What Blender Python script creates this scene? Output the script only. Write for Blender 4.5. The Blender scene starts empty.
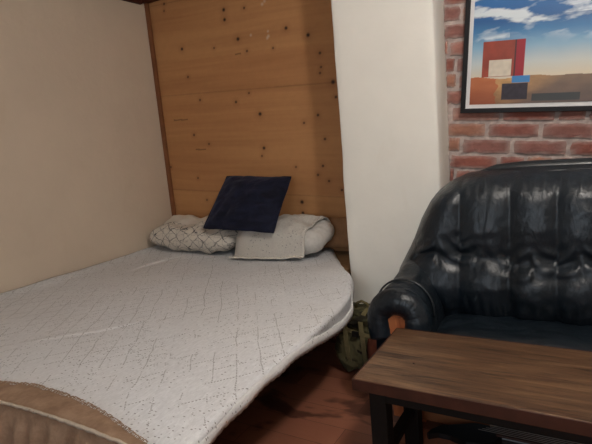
import bpy, bmesh, math, random
import numpy as np
from mathutils import Vector, Matrix, noise
from mathutils.bvhtree import BVHTree
from math import sin, cos, pi, radians, exp, atan, sqrt

random.seed(7)
np.random.seed(7)
scene = bpy.context.scene
COL = scene.collection

# ------------------------------------------------------------------ helpers
def link_mesh(name, verts, faces, mat=None, parent=None, smooth=True):
    me = bpy.data.meshes.new(name)
    me.from_pydata([tuple(v) for v in verts], [], faces)
    me.update()
    if smooth:
        me.polygons.foreach_set('use_smooth', [True] * len(me.polygons))
    o = bpy.data.objects.new(name, me)
    COL.objects.link(o)
    if mat: me.materials.append(mat)
    if parent: o.parent = parent
    return o

def link_bm(name, bm, mat=None, parent=None, smooth=True):
    me = bpy.data.meshes.new(name)
    bmesh.ops.recalc_face_normals(bm, faces=bm.faces)
    bm.to_mesh(me); bm.free()
    if smooth:
        me.polygons.foreach_set('use_smooth', [True] * len(me.polygons))
    o = bpy.data.objects.new(name, me)
    COL.objects.link(o)
    if mat: me.materials.append(mat)
    if parent: o.parent = parent
    return o

def tag(o, label=None, cat=None, group=None, kind=None):
    if label: o['label'] = label
    if cat: o['category'] = cat
    if group: o['group'] = group
    if kind: o['kind'] = kind
    return o

def empty(name, loc, label, cat, group=None):
    o = bpy.data.objects.new(name, None); COL.objects.link(o)
    o.location = loc; o.empty_display_size = .1
    tag(o, label, cat, group)
    return o

def adopt(child, root):
    """parent keeping the world position (children are modelled in world coordinates)"""
    child.parent = root
    child.matrix_parent_inverse = Matrix.Translation(root.location).inverted()
    return child

def bm_box(bm, x0, x1, y0, y1, z0, z1, bevel=0.0, seg=2, M=None):
    r = bmesh.ops.create_cube(bm, size=1)
    vs = r['verts']
    for v in vs:
        v.co = Vector(((x0 + x1) / 2 + v.co.x * (x1 - x0), (y0 + y1) / 2 + v.co.y * (y1 - y0), (z0 + z1) / 2 + v.co.z * (z1 - z0)))
    if bevel:
        es = list({e for v in vs for e in v.link_edges})
        rr = bmesh.ops.bevel(bm, geom=es, offset=bevel, segments=seg, affect='EDGES', profile=.5)
        vs = list({v for f in rr['faces'] for v in f.verts} | {v for v in vs if v.is_valid})
    if M:
        for v in vs: v.co = M @ v.co
    return vs

def box(name, x0, x1, y0, y1, z0, z1, mat, bevel=0.0, parent=None, seg=2, smooth=False):
    bm = bmesh.new(); bm_box(bm, x0, x1, y0, y1, z0, z1, bevel, seg)
    return link_bm(name, bm, mat, parent, smooth)

def tube(pts, rad, sides=10, closed=False):
    """verts, faces of a tube through pts; rad number or list"""
    pts = [Vector(p) for p in pts]; n = len(pts)
    V = []; Fc = []
    up = Vector((0, 0, 1))
    prev = None
    for i, p in enumerate(pts):
        a = pts[i - 1] if (i > 0 or closed) else p
        b = pts[(i + 1) % n] if (i < n - 1 or closed) else p
        t = (b - a).normalized()
        if prev is None:
            s = t.cross(up)
            if s.length < 1e-3: s = t.cross(Vector((1, 0, 0)))
        else:
            s = prev - t * prev.dot(t)
        s.normalize(); prev = s
        w = t.cross(s)
        r = rad[i] if hasattr(rad, '__len__') else rad
        for k in range(sides):
            q = 2 * pi * k / sides
            V.append(p + (s * cos(q) + w * sin(q)) * r)
    m = n if closed else n - 1
    for i in range(m):
        for k in range(sides):
            a = i * sides + k; b = i * sides + (k + 1) % sides
            c = ((i + 1) % n) * sides + (k + 1) % sides; d = ((i + 1) % n) * sides + k
            Fc.append((a, b, c, d))
    if not closed:
        Fc.append(tuple(range(sides))[::-1]); Fc.append(tuple((n - 1) * sides + k for k in range(sides)))
    return V, Fc

def grid_faces(nu, nv, off=0, flip=False):
    F = []
    for j in range(nv - 1):
        for i in range(nu - 1):
            a = off + j * nu + i
            q = (a, a + 1, a + nu + 1, a + nu)
            F.append(q[::-1] if flip else q)
    return F

def interp(x, tab):
    xs = [t[0] for t in tab]; ys = [t[1] for t in tab]
    return float(np.interp(x, xs, ys))

def smooth_interp(x, tab):
    """Catmull style smooth interpolation"""
    n = len(tab)
    if x <= tab[0][0]: return tab[0][1]
    if x >= tab[-1][0]: return tab[-1][1]
    for i in range(n - 1):
        if tab[i][0] <= x <= tab[i + 1][0]: break
    x0, y0 = tab[i]; x1, y1 = tab[i + 1]
    def slope(k):
        if k <= 0: return (tab[1][1] - tab[0][1]) / (tab[1][0] - tab[0][0])
        if k >= n - 1: return (tab[-1][1] - tab[-2][1]) / (tab[-1][0] - tab[-2][0])
        a = (tab[k][1] - tab[k - 1][1]) / (tab[k][0] - tab[k - 1][0])
        b = (tab[k + 1][1] - tab[k][1]) / (tab[k + 1][0] - tab[k][0])
        return (a + b) / 2 if a * b > 0 else 0
    h = x1 - x0; t = (x - x0) / h
    m0 = slope(i) * h; m1 = slope(i + 1) * h
    return (2*t**3 - 3*t*t + 1) * y0 + (t**3 - 2*t*t + t) * m0 + (-2*t**3 + 3*t*t) * y1 + (t**3 - t*t) * m1

def ns(x, y, z=0.0): return noise.noise(Vector((x, y, z)))
def fbm(x, y, z=0.0, o=4): return noise.fractal(Vector((x, y, z)), 1.0, 2.0, o)

# ------------------------------------------------------------------ materials
def lin(c):
    return tuple(((v / 255) / 12.92 if v / 255 <= .04045 else ((v / 255 + .055) / 1.055) ** 2.4) for v in c)

class NT:
    def __init__(s, name, rough=.6, color=(.5, .5, .5), spec=.5, metal=0.0):
        s.m = bpy.data.materials.new(name); s.m.use_nodes = True
        s.t = s.m.node_tree; s.n = s.t.nodes; s.l = s.t.links
        s.b = s.n['Principled BSDF']
        s.b.inputs['Base Color'].default_value = (*color, 1)
        s.b.inputs['Roughness'].default_value = rough
        s.b.inputs['Specular IOR Level'].default_value = spec
        s.b.inputs['Metallic'].default_value = metal
        s._co = None
    def coord(s, kind='Object', scale=(1, 1, 1), rot=(0, 0, 0), loc=(0, 0, 0)):
        tc = s.n.new('ShaderNodeTexCoord'); mp = s.n.new('ShaderNodeMapping')
        s.l.new(tc.outputs[kind], mp.inputs['Vector'])
        mp.inputs['Scale'].default_value = scale; mp.inputs['Rotation'].default_value = rot; mp.inputs['Location'].default_value = loc
        return mp.outputs['Vector']
    def noise(s, vec, scale=5, detail=4, rough=.55, dist=0.0):
        x = s.n.new('ShaderNodeTexNoise'); s.l.new(vec, x.inputs['Vector'])
        x.inputs['Scale'].default_value = scale; x.inputs['Detail'].default_value = detail
        x.inputs['Roughness'].default_value = rough; x.inputs['Distortion'].default_value = dist
        return x.outputs['Fac']
    def voronoi(s, vec, scale=5, feature='F1'):
        x = s.n.new('ShaderNodeTexVoronoi'); s.l.new(vec, x.inputs['Vector']); x.feature = feature
        x.inputs['Scale'].default_value = scale
        return x.outputs['Distance']
    def ramp(s, fac, stops):
        r = s.n.new('ShaderNodeValToRGB'); s.l.new(fac, r.inputs['Fac'])
        e = r.color_ramp.elements
        while len(e) < len(stops): e.new(.5)
        for k, (p, c) in zip(e, stops):
            k.position = p; k.color = (*c, 1) if len(c) == 3 else c
        return r.outputs['Color']
    def math(s, op, a, b=None, c=None):
        x = s.n.new('ShaderNodeMath'); x.operation = op
        for i, v in enumerate((a, b, c)):
            if v is None: continue
            if isinstance(v, (int, float)): x.inputs[i].default_value = v
            else: s.l.new(v, x.inputs[i])
        return x.outputs[0]
    def mix(s, fac, a, b, mode='MIX'):
        x = s.n.new('ShaderNodeMix'); x.data_type = 'RGBA'; x.blend_type = mode
        for sock, v in ((x.inputs[0], fac), (x.inputs[6], a), (x.inputs[7], b)):
            if isinstance(v, (int, float)): sock.default_value = v
            elif isinstance(v, tuple): sock.default_value = (*v, 1)
            else: s.l.new(v, sock)
        return x.outputs[2]
    def sep(s, vec):
        x = s.n.new('ShaderNodeSeparateXYZ'); s.l.new(vec, x.inputs[0]); return x.outputs
    def color(s, sock): s.l.new(sock, s.b.inputs['Base Color'])
    def rough(s, sock): s.l.new(sock, s.b.inputs['Roughness'])
    def bump(s, h, strength=.3, dist=.01):
        x = s.n.new('ShaderNodeBump'); s.l.new(h, x.inputs['Height'])
        x.inputs['Strength'].default_value = strength; x.inputs['Distance'].default_value = dist
        s.l.new(x.outputs['Normal'], s.b.inputs['Normal'])
        return x

def plain(name, color, rough=.6, spec=.5, metal=0.0, var=.12, scale=12, bump=0.0):
    m = NT(name, rough, color, spec, metal)
    v = m.coord()
    f = m.noise(v, scale, 4)
    a = tuple(c * (1 - var) for c in color); b = tuple(min(1, c * (1 + var)) for c in color)
    m.color(m.ramp(f, [(.3, a), (.7, b)]))
    if bump: m.bump(f, bump, .01)
    return m.m

def plaster(name, base, var=.05):
    m = NT(name, .85, base, .25)
    v = m.coord()
    big = m.noise(v, 1.6, 5, .6); fine = m.noise(v, 30, 5, .6)
    c1 = m.ramp(big, [(.3, tuple(c * (1 - var) for c in base)), (.7, tuple(min(1, c * (1 + var)) for c in base))])
    sm = m.noise(m.coord(scale=(1, 1, .35)), 3.2, 6, .65, .6)
    stain = m.ramp(sm, [(.60, (0, 0, 0)), (.78, (1, 1, 1))])
    c2 = m.mix(m.math('MULTIPLY', stain, .22), c1, tuple(c * k for c, k in zip(base, (.78, .70, .58))))
    m.color(c2)
    m.bump(m.math('ADD', m.math('MULTIPLY', big, .8), m.math('MULTIPLY', fine, .15)), .35, .02)
    return m.m

M = {}
M['plaster_left'] = plaster('beige_plaster', lin((212, 195, 174)))
M['plaster_pier'] = plaster('cream_plaster', lin((236, 233, 224)))
M['plaster_room'] = plaster('room_plaster', lin((215, 205, 188)))
M['ceiling'] = plain('ceiling_paint', lin((215, 208, 195)), .9, .2, var=.04, scale=2)

# crochet bedspread : diamond lattice of small eyelets over a fine knitted ground
def crochet(name, base=(.735, .745, .765), hole=(.20, .19, .18), cell=.098, lattice=True, dens=1.0):
    m = NT(name, .92, base, .15)
    v = m.coord()
    s = m.sep(v)
    wob = m.noise(m.coord(), 4, 2)
    wob = m.math('MULTIPLY', m.math('SUBTRACT', wob, .5), .06)
    a = m.math('ADD', m.math('ADD', s[0], m.math('MULTIPLY', s[1], .75)), wob)
    b = m.math('SUBTRACT', m.math('SUBTRACT', s[0], m.math('MULTIPLY', s[1], .75)), wob)
    def tri(x, w):       # distance to nearest line, 0 on the line .. .5
        q = m.math('FRACT', m.math('DIVIDE', x, w))
        return m.math('ABSOLUTE', m.math('SUBTRACT', q, .5))
    la = m.math('GREATER_THAN', tri(a, cell), .5 - .026)
    lb = m.math('GREATER_THAN', tri(b, cell), .5 - .026)
    da = m.math('GREATER_THAN', tri(b, cell / 8), .22)
    db = m.math('GREATER_THAN', tri(a, cell / 8), .22)
    dots = m.math('MAXIMUM', m.math('MULTIPLY', la, da), m.math('MULTIPLY', lb, db))
    # medallion of eyelets in the middle of each diamond
    ca = m.math('SUBTRACT', .5, tri(a, cell)); cb = m.math('SUBTRACT', .5, tri(b, cell))
    # random stitches all over
    vor = m.voronoi(m.coord(scale=(1, 1.6, 1)), 55)
    st = m.math('LESS_THAN', vor, .20)
    patch = m.noise(m.coord(), 7, 3)
    st = m.math('MULTIPLY', st, m.math('GREATER_THAN', patch, .50))
    ring = m.math('MULTIPLY', m.math('MULTIPLY', m.math('GREATER_THAN', ca, .36), m.math('GREATER_THAN', cb, .36)), m.math('LESS_THAN', vor, .22))
    keep = m.math('GREATER_THAN', m.noise(m.coord(), 3.1, 6, .8), .50)
    hol = m.math('MAXIMUM', m.math('MULTIPLY', dots, keep) if lattice else st, m.math('MAXIMUM', st, ring))
    hol = m.math('MULTIPLY', hol, .75 * dens)
    g = m.noise(m.coord(scale=(1, .35, 1)), 120, 3, .7)
    ground = m.ramp(g, [(.3, tuple(c * .86 for c in base)), (.7, tuple(min(1, c * 1.08) for c in base))])
    big = m.noise(m.coord(), 1.7, 3)
    ground = m.mix(m.ramp(big, [(.4, (0, 0, 0)), (.65, (.35, .35, .35))]), ground, tuple(c * k for c, k in zip(base, (.94, .915, .885))))
    m.color(m.mix(hol, ground, hole))
    h = m.math('SUBTRACT', m.math('MULTIPLY', g, .5), hol)
    m.bump(h, .5, .006)
    return m.m

M['spread'] = crochet('white_crochet')
M['lace_white'] = crochet('white_lace', base=(.70, .70, .70), hole=(.12, .10, .09), lattice=False)
M['cover'] = crochet('cream_crochet', base=(.60, .57, .52), lattice=False, cell=.1)
M['white_pillow'] = plain('white_pillowcase', (.62, .59, .55), .9, .15, var=.08, scale=40, bump=.15)
M['tan_sheet'] = plain('tan_sheet', lin((150, 120, 88)), .9, .15, var=.15, scale=25, bump=.2)
M['mattress_side'] = plain('dark_mattress_ticking', lin((70, 52, 45)), .9, .1)
M['brown_pillow'] = plain('brown_pillow_fabric', lin((150, 112, 80)), .85, .2, var=.12, scale=18, bump=.15)

def blanket_mat():
    m = NT('tan_blanket', .9, (.3, .2, .12), .2)
    f = m.noise(m.coord(), 16, 5, .65); g = m.noise(m.coord(scale=(1, .4, 1)), 90, 3)
    c = m.ramp(f, [(.3, lin((128, 102, 82))), (.7, lin((172, 144, 120)))])
    m.color(m.mix(m.math('MULTIPLY', g, .35), c, lin((120, 92, 70))))
    m.bump(g, .4, .006)
    return m.m
M['blanket'] = blanket_mat()
M['lace'] = crochet('cream_lace', base=(.70, .66, .58), hole=(.3, .24, .18), lattice=False)
M['seam'] = crochet('tan_lace', base=(.50, .42, .33), hole=(.3, .22, .15), lattice=False)

def zigzag_mat():
    m = NT('patterned_pillowcase', .9, (.6, .58, .54), .15)
    s = m.sep(m.coord())
    def line(expr, w, th):
        q = m.math('ABSOLUTE', m.math('SUBTRACT', m.math('FRACT', m.math('DIVIDE', expr, w)), .5))
        return m.math('GREATER_THAN', q, .5 - th)
    wob = m.math('MULTIPLY', m.noise(m.coord(), 11, 4), .15)
    z2 = m.math('MULTIPLY', m.math('ADD', s[2], m.math('MULTIPLY', s[1], .35)), 1.25)
    l1 = line(m.math('ADD', m.math('ADD', s[0], z2), wob), .105, .05)
    l2 = line(m.math('ADD', m.math('SUBTRACT', s[0], z2), wob), .105, .05)
    l3 = line(m.math('ADD', s[0], m.math('MULTIPLY', wob, .7)), .07, .03)
    l4 = line(m.math('ADD', z2, wob), .06, .04)
    L = m.math('MAXIMUM', m.math('MAXIMUM', l1, l2), m.math('MULTIPLY', m.math('MAXIMUM', l3, l4), .5))
    # the print fades out over the top of the case
    g = m.noise(m.coord(), 14, 3)
    L = m.math('MULTIPLY', L, m.ramp(g, [(.35, (.35, .35, .35)), (.6, (1, 1, 1))]))
    msk = m.math('LESS_THAN', m.math('ADD', s[1], m.math('MULTIPLY', g, .04)), 2.585)
    L = m.math('MULTIPLY', L, msk)
    m.color(m.mix(m.math('MULTIPLY', L, .95), lin((214, 206, 194)), lin((70, 70, 74))))
    m.bump(g, .2, .008)
    return m.m
M['zigzag'] = zigzag_mat()

def velvet():
    m = NT('navy_velvet', .75, (.01, .014, .05), .2)
    g = m.noise(m.coord(scale=(1, 1, 2.5)), 8, 5, .6, .8)
    m.color(m.ramp(g, [(.35, (.0035, .0045, .013)), (.7, (.012, .015, .038))]))
    m.b.inputs['Sheen Weight'].default_value = .12
    m.b.inputs['Sheen Tint'].default_value = (.45, .5, .8, 1)
    m.bump(g, .4, .02)
    return m.m
M['velvet'] = velvet()

def leather(name='black_leather', wr=1.0):
    m = NT(name, .34, (.008, .011, .015), .42)
    v = m.coord()
    big = m.noise(m.coord(scale=(1, 1, .5)), 7, 5, .55, .6); fine = m.voronoi(v, 260)
    mid = m.noise(m.coord(scale=(1, 1, .45), rot=(0, .3, 0)), 22, 4, .6, 1.2)
    m.color(m.ramp(big, [(.3, (.005, .0085, .0125)), (.75, (.012, .0185, .026))]))
    m.rough(m.ramp(m.noise(v, 11, 4), [(.3, (.29, .29, .29)), (.7, (.42, .42, .42))]))
    h = m.math('ADD', m.math('MULTIPLY', mid, .5 * wr), m.math('ADD', m.math('MULTIPLY', big, .4 * wr), m.math('MULTIPLY', fine, .03)))
    m.bump(h, .45, .02)
    return m.m
M['leather'] = leather()
M['leather_seat'] = leather('seat_leather', .5)
M['piping'] = plain('leather_piping', (.012, .016, .020), .35, .6)

def orange_wood():
    m = NT('orange_brown_wood', .4, (.3, .12, .05), .5)
    g = m.noise(m.coord(scale=(6, 6, 1)), 6, 4, .6, .4)
    m.color(m.ramp(g, [(.3, lin((140, 76, 44))), (.7, lin((190, 116, 72)))]))
    return m.m
M['arm_wood'] = orange_wood()
M['dark_metal'] = plain('dark_painted_wood', (.008, .007, .006), .6, .2)
M['bed_frame'] = plain('dark_brown_frame', (.022, .013, .010), .6, .3)

def table_wood(name, c1, c2, c3):
    m = NT(name, .42, c2, .45)
    v = m.coord(scale=(.9, 9, 9))
    g1 = m.noise(v, 3.2, 6, .65, .9)
    g2 = m.noise(m.coord(scale=(1.5, 55, 30)), 4, 4, .7, .3)
    c = m.ramp(g1, [(.28, c1), (.5, c2), (.74, c3)])
    c = m.mix(m.ramp(g2, [(.48, (0, 0, 0)), (.70, (.65, .65, .65))]), c, tuple(k * .40 for k in c1))
    # gnarly streak of dark grain
    k = m.noise(m.coord(scale=(2.2, 16, 8), loc=(.35, .2, 0)), 1.7, 5, .6, 1.6)
    c = m.mix(m.ramp(k, [(.57, (0, 0, 0)), (.64, (.75, .75, .75))]), c, tuple(q * .35 for q in c1))
    # seams between the three glued boards
    s = m.sep(m.coord())
    c = m.mix(m.math('MULTIPLY', m.math('LESS_THAN', m.math('ABSOLUTE', m.math('SUBTRACT', s[1], .075)), .0012), .6), c, tuple(q * .3 for q in c1))
    m.color(c)
    m.rough(m.ramp(g2, [(.3, (.32, .32, .32)), (.8, (.5, .5, .5))]))
    m.bump(m.math('ADD', g1, m.math('MULTIPLY', g2, .8)), .25, .006)
    return m.m
M['table'] = table_wood('coffee_table_wood', lin((66, 46, 32)), lin((96, 69, 48)), lin((134, 103, 74)))
M['edge'] = plain('edge_shade_color', lin((66, 38, 28)), .5, .3, var=.25, scale=14)  # shade on the table's edge, put into a darker wood colour

def floor_mat():
    m = NT('reddish_laminate', .34, (.2, .07, .04), .5)
    v = m.coord()
    br = m.n.new('ShaderNodeTexBrick'); m.l.new(v, br.inputs['Vector'])
    br.inputs['Scale'].default_value = 1
    br.inputs['Brick Width'].default_value = .62; br.inputs['Row Height'].default_value = .128
    br.inputs['Mortar Size'].default_value = .0012; br.inputs['Mortar Smooth'].default_value = .2
    br.offset = .37; br.inputs['Bias'].default_value = -.25
    br.inputs['Color1'].default_value = (*lin((164, 108, 84)), 1)
    br.inputs['Color2'].default_value = (*lin((112, 66, 50)), 1)
    br.inputs['Mortar'].default_value = (*lin((40, 20, 16)), 1)
    g = m.noise(m.coord(scale=(1.4, 14, 1)), 5, 5, .6, .5)
    blot = m.noise(m.coord(scale=(1, 1.9, 1), loc=(.4, .1, 0)), 3.4, 3, .5, .4)
    c = m.mix(m.math('MULTIPLY', g, .5), br.outputs['Color'], lin((132, 80, 60)))
    c = m.mix(m.ramp(blot, [(.54, (0, 0, 0)), (.60, (.75, .75, .75))]), c, lin((66, 36, 30)))
    m.color(c)
    m.rough(m.ramp(blot, [(.3, (.30, .30, .30)), (.8, (.48, .48, .48))]))
    m.bump(m.math('ADD', m.math('MULTIPLY', g, .15), m.math('SUBTRACT', 1, br.outputs['Fac'])), .2, .003)
    return m.m
M['floor'] = floor_mat()

def attr_mat(name, rough, spec, bump_scale, bump_strength, jit=.12):
    m = NT(name, rough, (.5, .5, .5), spec)
    a = m.n.new('ShaderNodeVertexColor'); a.layer_name = 'Col'
    g = m.noise(m.coord(), bump_scale, 5, .65)
    m.color(m.mix(m.ramp(g, [(.3, (0, 0, 0)), (.8, (jit * 2, jit * 2, jit * 2))]), a.outputs['Color'], (.05, .025, .018)))
    m.bump(g, bump_strength, .01)
    return m.m
M['pine'] = attr_mat('knotty_pine', .55, .35, 20, .06, .05)
M['brick'] = attr_mat('red_brick', .9, .2, 45, .7, .16)
M['trim_wood'] = plain('brown_batten_wood', lin((128, 82, 52)), .6, .3, var=.2, scale=9)
M['beam_wood'] = plain('dark_red_beam', lin((74, 34, 24)), .6, .3, var=.2, scale=9)

def set_colors(o, cols):
    me = o.data
    at = me.color_attributes.new('Col', 'FLOAT_COLOR', 'POINT')
    arr = np.ones((len(me.vertices), 4), dtype=np.float32); arr[:, :3] = cols
    at.data.foreach_set('color', arr.ravel())

# ------------------------------------------------------------------ camera
f_px, CAMH = 490.0, 1.2
pitch, roll, yaw = atan(82 / f_px), radians(5.1), radians(31)
RZ = Matrix.Rotation(yaw, 3, 'Z')
Fv = RZ @ Vector((0, cos(pitch), -sin(pitch))); U0 = RZ @ Vector((0, sin(pitch), cos(pitch))); R0 = RZ @ Vector((1, 0, 0))
Rv = R0 * cos(roll) - U0 * sin(roll); Uv = R0 * sin(roll) + U0 * cos(roll)
cam_d = bpy.data.cameras.new('camera'); cam = bpy.data.objects.new('camera', cam_d); COL.objects.link(cam)
cam_d.sensor_width = 36; cam_d.lens = 36 * f_px / 592; cam_d.clip_start = .02
mat = Matrix((Rv, Uv, -Fv)).transposed().to_4x4(); mat.translation = Vector((0, 0, CAMH))
cam.matrix_world = mat
scene.camera = cam

# ------------------------------------------------------------------ room
XL, YB, XR, YF, ZC = -2.80, 2.80, 2.30, -1.90, 2.46
PX0, PX1, PY = -1.105, -.600, 2.36        # plaster pier
YBR = 2.56                                # brick wall face
tag(box('floor', XL - .1, XR + .1, YF - .1, YB + .2, -.08, 0, M['floor']), kind='structure')
tag(box('ceiling', XL - .1, XR + .1, YF - .1, YB + .2, ZC, ZC + .08, M['ceiling']), kind='structure')

def rough_wall(name, origin, du, dv, nu, nv, nrm, matl, amp=.004):
    """slightly uneven plastered surface with thickness"""
    origin = Vector(origin); du = Vector(du); dv = Vector(dv); nrm = Vector(nrm)
    V = []
    for j in range(nv):
        for i in range(nu):
            u, v = i / (nu - 1), j / (nv - 1)
            p = origin + du * u + dv * v
            e = min(u, 1 - u, v, 1 - v); k = min(1, e * 25)
            d = fbm(p.x * 1.3 + 5, p.y * 1.3, p.z * 1.3) * amp * k
            V.append(p + nrm * d)
    n = len(V)
    for q in list(V): V.append(Vector(q) - nrm * .10)
    F = grid_faces(nu, nv) + grid_faces(nu, nv, n, True)
    ring = [i for i in range(nu)] + [j * nu + nu - 1 for j in range(1, nv)] + [(nv - 1) * nu + i for i in range(nu - 2, -1, -1)] + [j * nu for j in range(nv - 2, 0, -1)]
    for a, b in zip(ring, ring[1:] + ring[:1]): F.append((b, a, a + n, b + n))
    o = link_mesh(name, V, F, matl, None, False)
    bm = bmesh.new(); bm.from_mesh(o.data); bmesh.ops.recalc_face_normals(bm, faces=bm.faces); bm.to_mesh(o.data); bm.free()
    return tag(o, kind='structure')
rough_wall('wall_left', (XL, YF, 0), (0, YB - YF, 0), (0, 0, ZC), 90, 50, (1, 0, 0), M['plaster_left'], .006)
tag(box('wall_right', XR, XR + .1, YF, YB, 0, ZC, M['plaster_room']), kind='structure')
# wall behind the viewer, with a window opening added for the cool fill light
WX0, WX1, WZ0, WZ1 = -1.1, .5, .95, 2.05
bm = bmesh.new()
bm_box(bm, XL, WX0, YF - .1, YF, 0, ZC); bm_box(bm, WX1, XR, YF - .1, YF, 0, ZC)
bm_box(bm, WX0, WX1, YF - .1, YF, 0, WZ0); bm_box(bm, WX0, WX1, YF - .1, YF, WZ1, ZC)
tag(link_bm('wall_front', bm, M['plaster_room'], smooth=False), kind='structure')
bm = bmesh.new()
for a in (WX0, (WX0 + WX1) / 2 - .02, WX1 - .04): bm_box(bm, a, a + .04, YF - .07, YF - .03, WZ0, WZ1)
bm_box(bm, WX0, WX1, YF - .07, YF - .03, WZ0, WZ0 + .04); bm_box(bm, WX0, WX1, YF - .07, YF - .03, WZ1 - .04, WZ1)
tag(link_bm('added_window_1', bm, plain('added_window_white', (.7, .7, .7)), smooth=False), kind='structure')  # unseen window frame, added to go with the fill light

# plaster pier between the bed alcove and the brick wall
def pier():
    nx, nz = 30, 90
    V = []; F = []
    pts = []
    r = .012
    prof = [(PX0, 2.9), (PX0, 2.7), (PX0, 2.5), (PX0, PY + r), (PX0 + r * .3, PY + r * .3), (PX0 + r, PY)]
    for k in range(1, 14): prof.append((PX0 + r + (PX1 - PX0 - 2 * r) * k / 14, PY))
    prof += [(PX1 - r, PY), (PX1 - r * .3, PY + r * .3), (PX1, PY + r), (PX1, 2.45), (PX1, 2.55), (PX1, 2.9)]
    n = len(prof)
    for j in range(nz):
        z = ZC * j / (nz - 1)
        for (x, y) in prof:
            d = fbm(x * 2.2, y * 2.2 + 9, z * 2.2) * .004 + ns(x * 20, y * 20, z * 20) * .0012
            V.append((x + d * (-1 if x < -.85 else 1) * .8, y - d, z))
    F = grid_faces(n, nz)
    F.append(tuple(range(n))); F.append(tuple((nz - 1) * n + i for i in range(n))[::-1])
    for j in range(nz - 1): F.append((j * n + n - 1, j * n, (j + 1) * n, (j + 1) * n + n - 1))
    o = link_mesh('wall_pier', V, F, M['plaster_pier'], None, True)
    bm = bmesh.new(); bm.from_mesh(o.data); bmesh.ops.recalc_face_normals(bm, faces=bm.faces); bm.to_mesh(o.data); bm.free()
    tag(o, kind='structure')
pier()

# knotty pine panelling at the head of the bed
KNOTS = [(-2.098,2.098),(-2.100,2.035),(-2.624,2.243),(-2.632,2.197),(-1.932,2.076),(-2.006,1.894),(-2.506,1.912),(-2.481,1.714),(-2.215,1.871),(-1.943,1.807),(-1.738,1.792),(-1.629,1.895),(-1.477,1.826),(-1.405,1.708),(-1.405,1.625),(-1.415,1.591),(-1.331,1.526),(-1.319,1.435),(-2.394,1.541),(-1.888,1.391),(-2.077,1.491),(-2.794,1.654),(-1.452,1.34),(-1.557,1.301),(-1.883,1.163),(-1.961,1.537),(-2.358,1.225),(-2.49,1.3),(-1.906,1.111),(-1.445,1.02),(-1.486,0.964),(-1.41,0.922),(-1.622,0.789),(-1.622,0.715),(-1.645,1.023),(-2.44,0.815),(-2.338,0.791),(-2.671,0.692),(-2.502,0.982),(-1.416,1.188),(-1.324,0.862),(-2.762,1.077)]
def pine_wall():
    x0, x1, z0, z1 = XL, -1.0, 0.0, ZC
    nx, nz = 440, 540
    xs = np.linspace(x0, x1, nx); zs = np.linspace(z0, z1, nz)
    V = []; C = np.zeros((nx * nz, 3))
    base = np.array(lin((192, 142, 94))); dark = np.array(lin((160, 108, 68))); red = np.array(lin((182, 120, 78)))
    big = set([0, 1, 5, 6, 11, 32, 33, 19, 24, 12, 16])
    seams = [1.567, .86, 2.21]           # height at x=-2.05
    k = 0
    for z in zs:
        for x in xs:
            zt = z + .058 * (x + 2.05) + .010 * ns(x * 1.5, z * 3)   # grain runs slightly downhill to the right
            g = fbm(x * .9, zt * 16, 3, 5) * .5 + .5
            g2 = fbm(x * 2.0, zt * 60, 7, 3) * .5 + .5
            plank = math.floor((zt - .15) / .236)
            pv = (math.sin(plank * 12.9898) * 43758.5453) % 1
            t = min(1, max(0, .28 + (g - .5) * .65 + (pv - .5) * .28 + (g2 - .5) * .28 + .25 * ns(x * 1.1, z * 1.4, 6)))
            c = base * (1 - t) + dark * t
            c = c * (1 - .22 * pv) + red * .22 * pv
            dd = 0
            for s in seams:
                e = abs(z + .061 * (x + 2.05) - s)
                if e < .006: dd = max(dd, .45 * (1 - e / .006) * (.55 + .6 * max(0, ns(x * 3, s))))
            q = 1 - dd
            # cathedral figure near the left
            C[k] = c * q
            V.append((x, YB + (.0015 if dd > .2 else 0), z))
            k += 1
    P = np.array(V)[:, [0, 2]]
    kd = np.array(lin((40, 20, 14)))
    for i, (a, b) in enumerate(KNOTS):
        r = (.015 if i in big else .0095) * random.uniform(.8, 1.15)
        d = np.sqrt(((P[:, 0] - a) / 1.0) ** 2 + ((P[:, 1] - b) / .95) ** 2) / r
        w = np.clip(1.5 - 1.2 * d, 0, 1)[:, None] * (1 if i in big else .9)
        halo = np.clip(1 - d / 4.0, 0, 1)[:, None] * .30
        C[:] = C * (1 - halo) + np.array(lin((120, 68, 42))) * halo
        C[:] = C * (1 - w) + kd * w
    # two short cracks and a few pale scuffs
    for (a, b, L) in ((-2.44, 1.19, .10), (-2.02, 1.80, .05), (-2.60, 1.42, .14)):
        w = ((np.abs(P[:, 1] - b + .06 * (P[:, 0] - a)) < .005) & (np.abs(P[:, 0] - a) < L / 2))
        C[w] = C[w] * .5
    for (a, b) in ((-1.79, 2.07), (-1.77, 2.085), (-1.765, 1.90), (-1.775, 1.86), (-1.90, 1.90), (-1.765, 1.87)):
        d = np.sqrt((P[:, 0] - a) ** 2 + (P[:, 1] - b) ** 2) / random.uniform(.008, .013)
        w = np.clip(1.2 - d, 0, 1)[:, None] * .55
        C[:] = C * (1 - w) + np.array((.62, .58, .50)) * w
    n = nx * nz
    F = grid_faces(nx, nz)
    o = 0
    V2 = V + [(x0, YB + .1, z0), (x1, YB + .1, z0), (x1, YB + .1, z1), (x0, YB + .1, z1)]
    F += [(n + 1, n, n + 3, n + 2), tuple([n, n + 1] + [i for i in range(nx - 1, -1, -1)]),
          tuple([n + 3] + [(nz - 1) * nx + i for i in range(nx)] + [n + 2]),
          tuple([n] + [j * nx for j in range(nz)] + [n + 3]), tuple([n + 2] + [j * nx + nx - 1 for j in range(nz - 1, -1, -1)] + [n + 1])]
    C2 = np.vstack([C, np.tile(base, (4, 1))])
    ob = link_mesh('wall_back', V2, F, M['pine'], None, False)
    set_colors(ob, C2)
    tag(ob, kind='structure')
pine_wall()
tag(box('trim_1', XL, XL + .032, YB - .022, YB, 0, 2.30, M['trim_wood'], .003), kind='structure')
tag(box('trim_2', XL, PX0, YB - .06, YB, 2.275, ZC, M['beam_wood'], .004), kind='structure')
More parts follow.
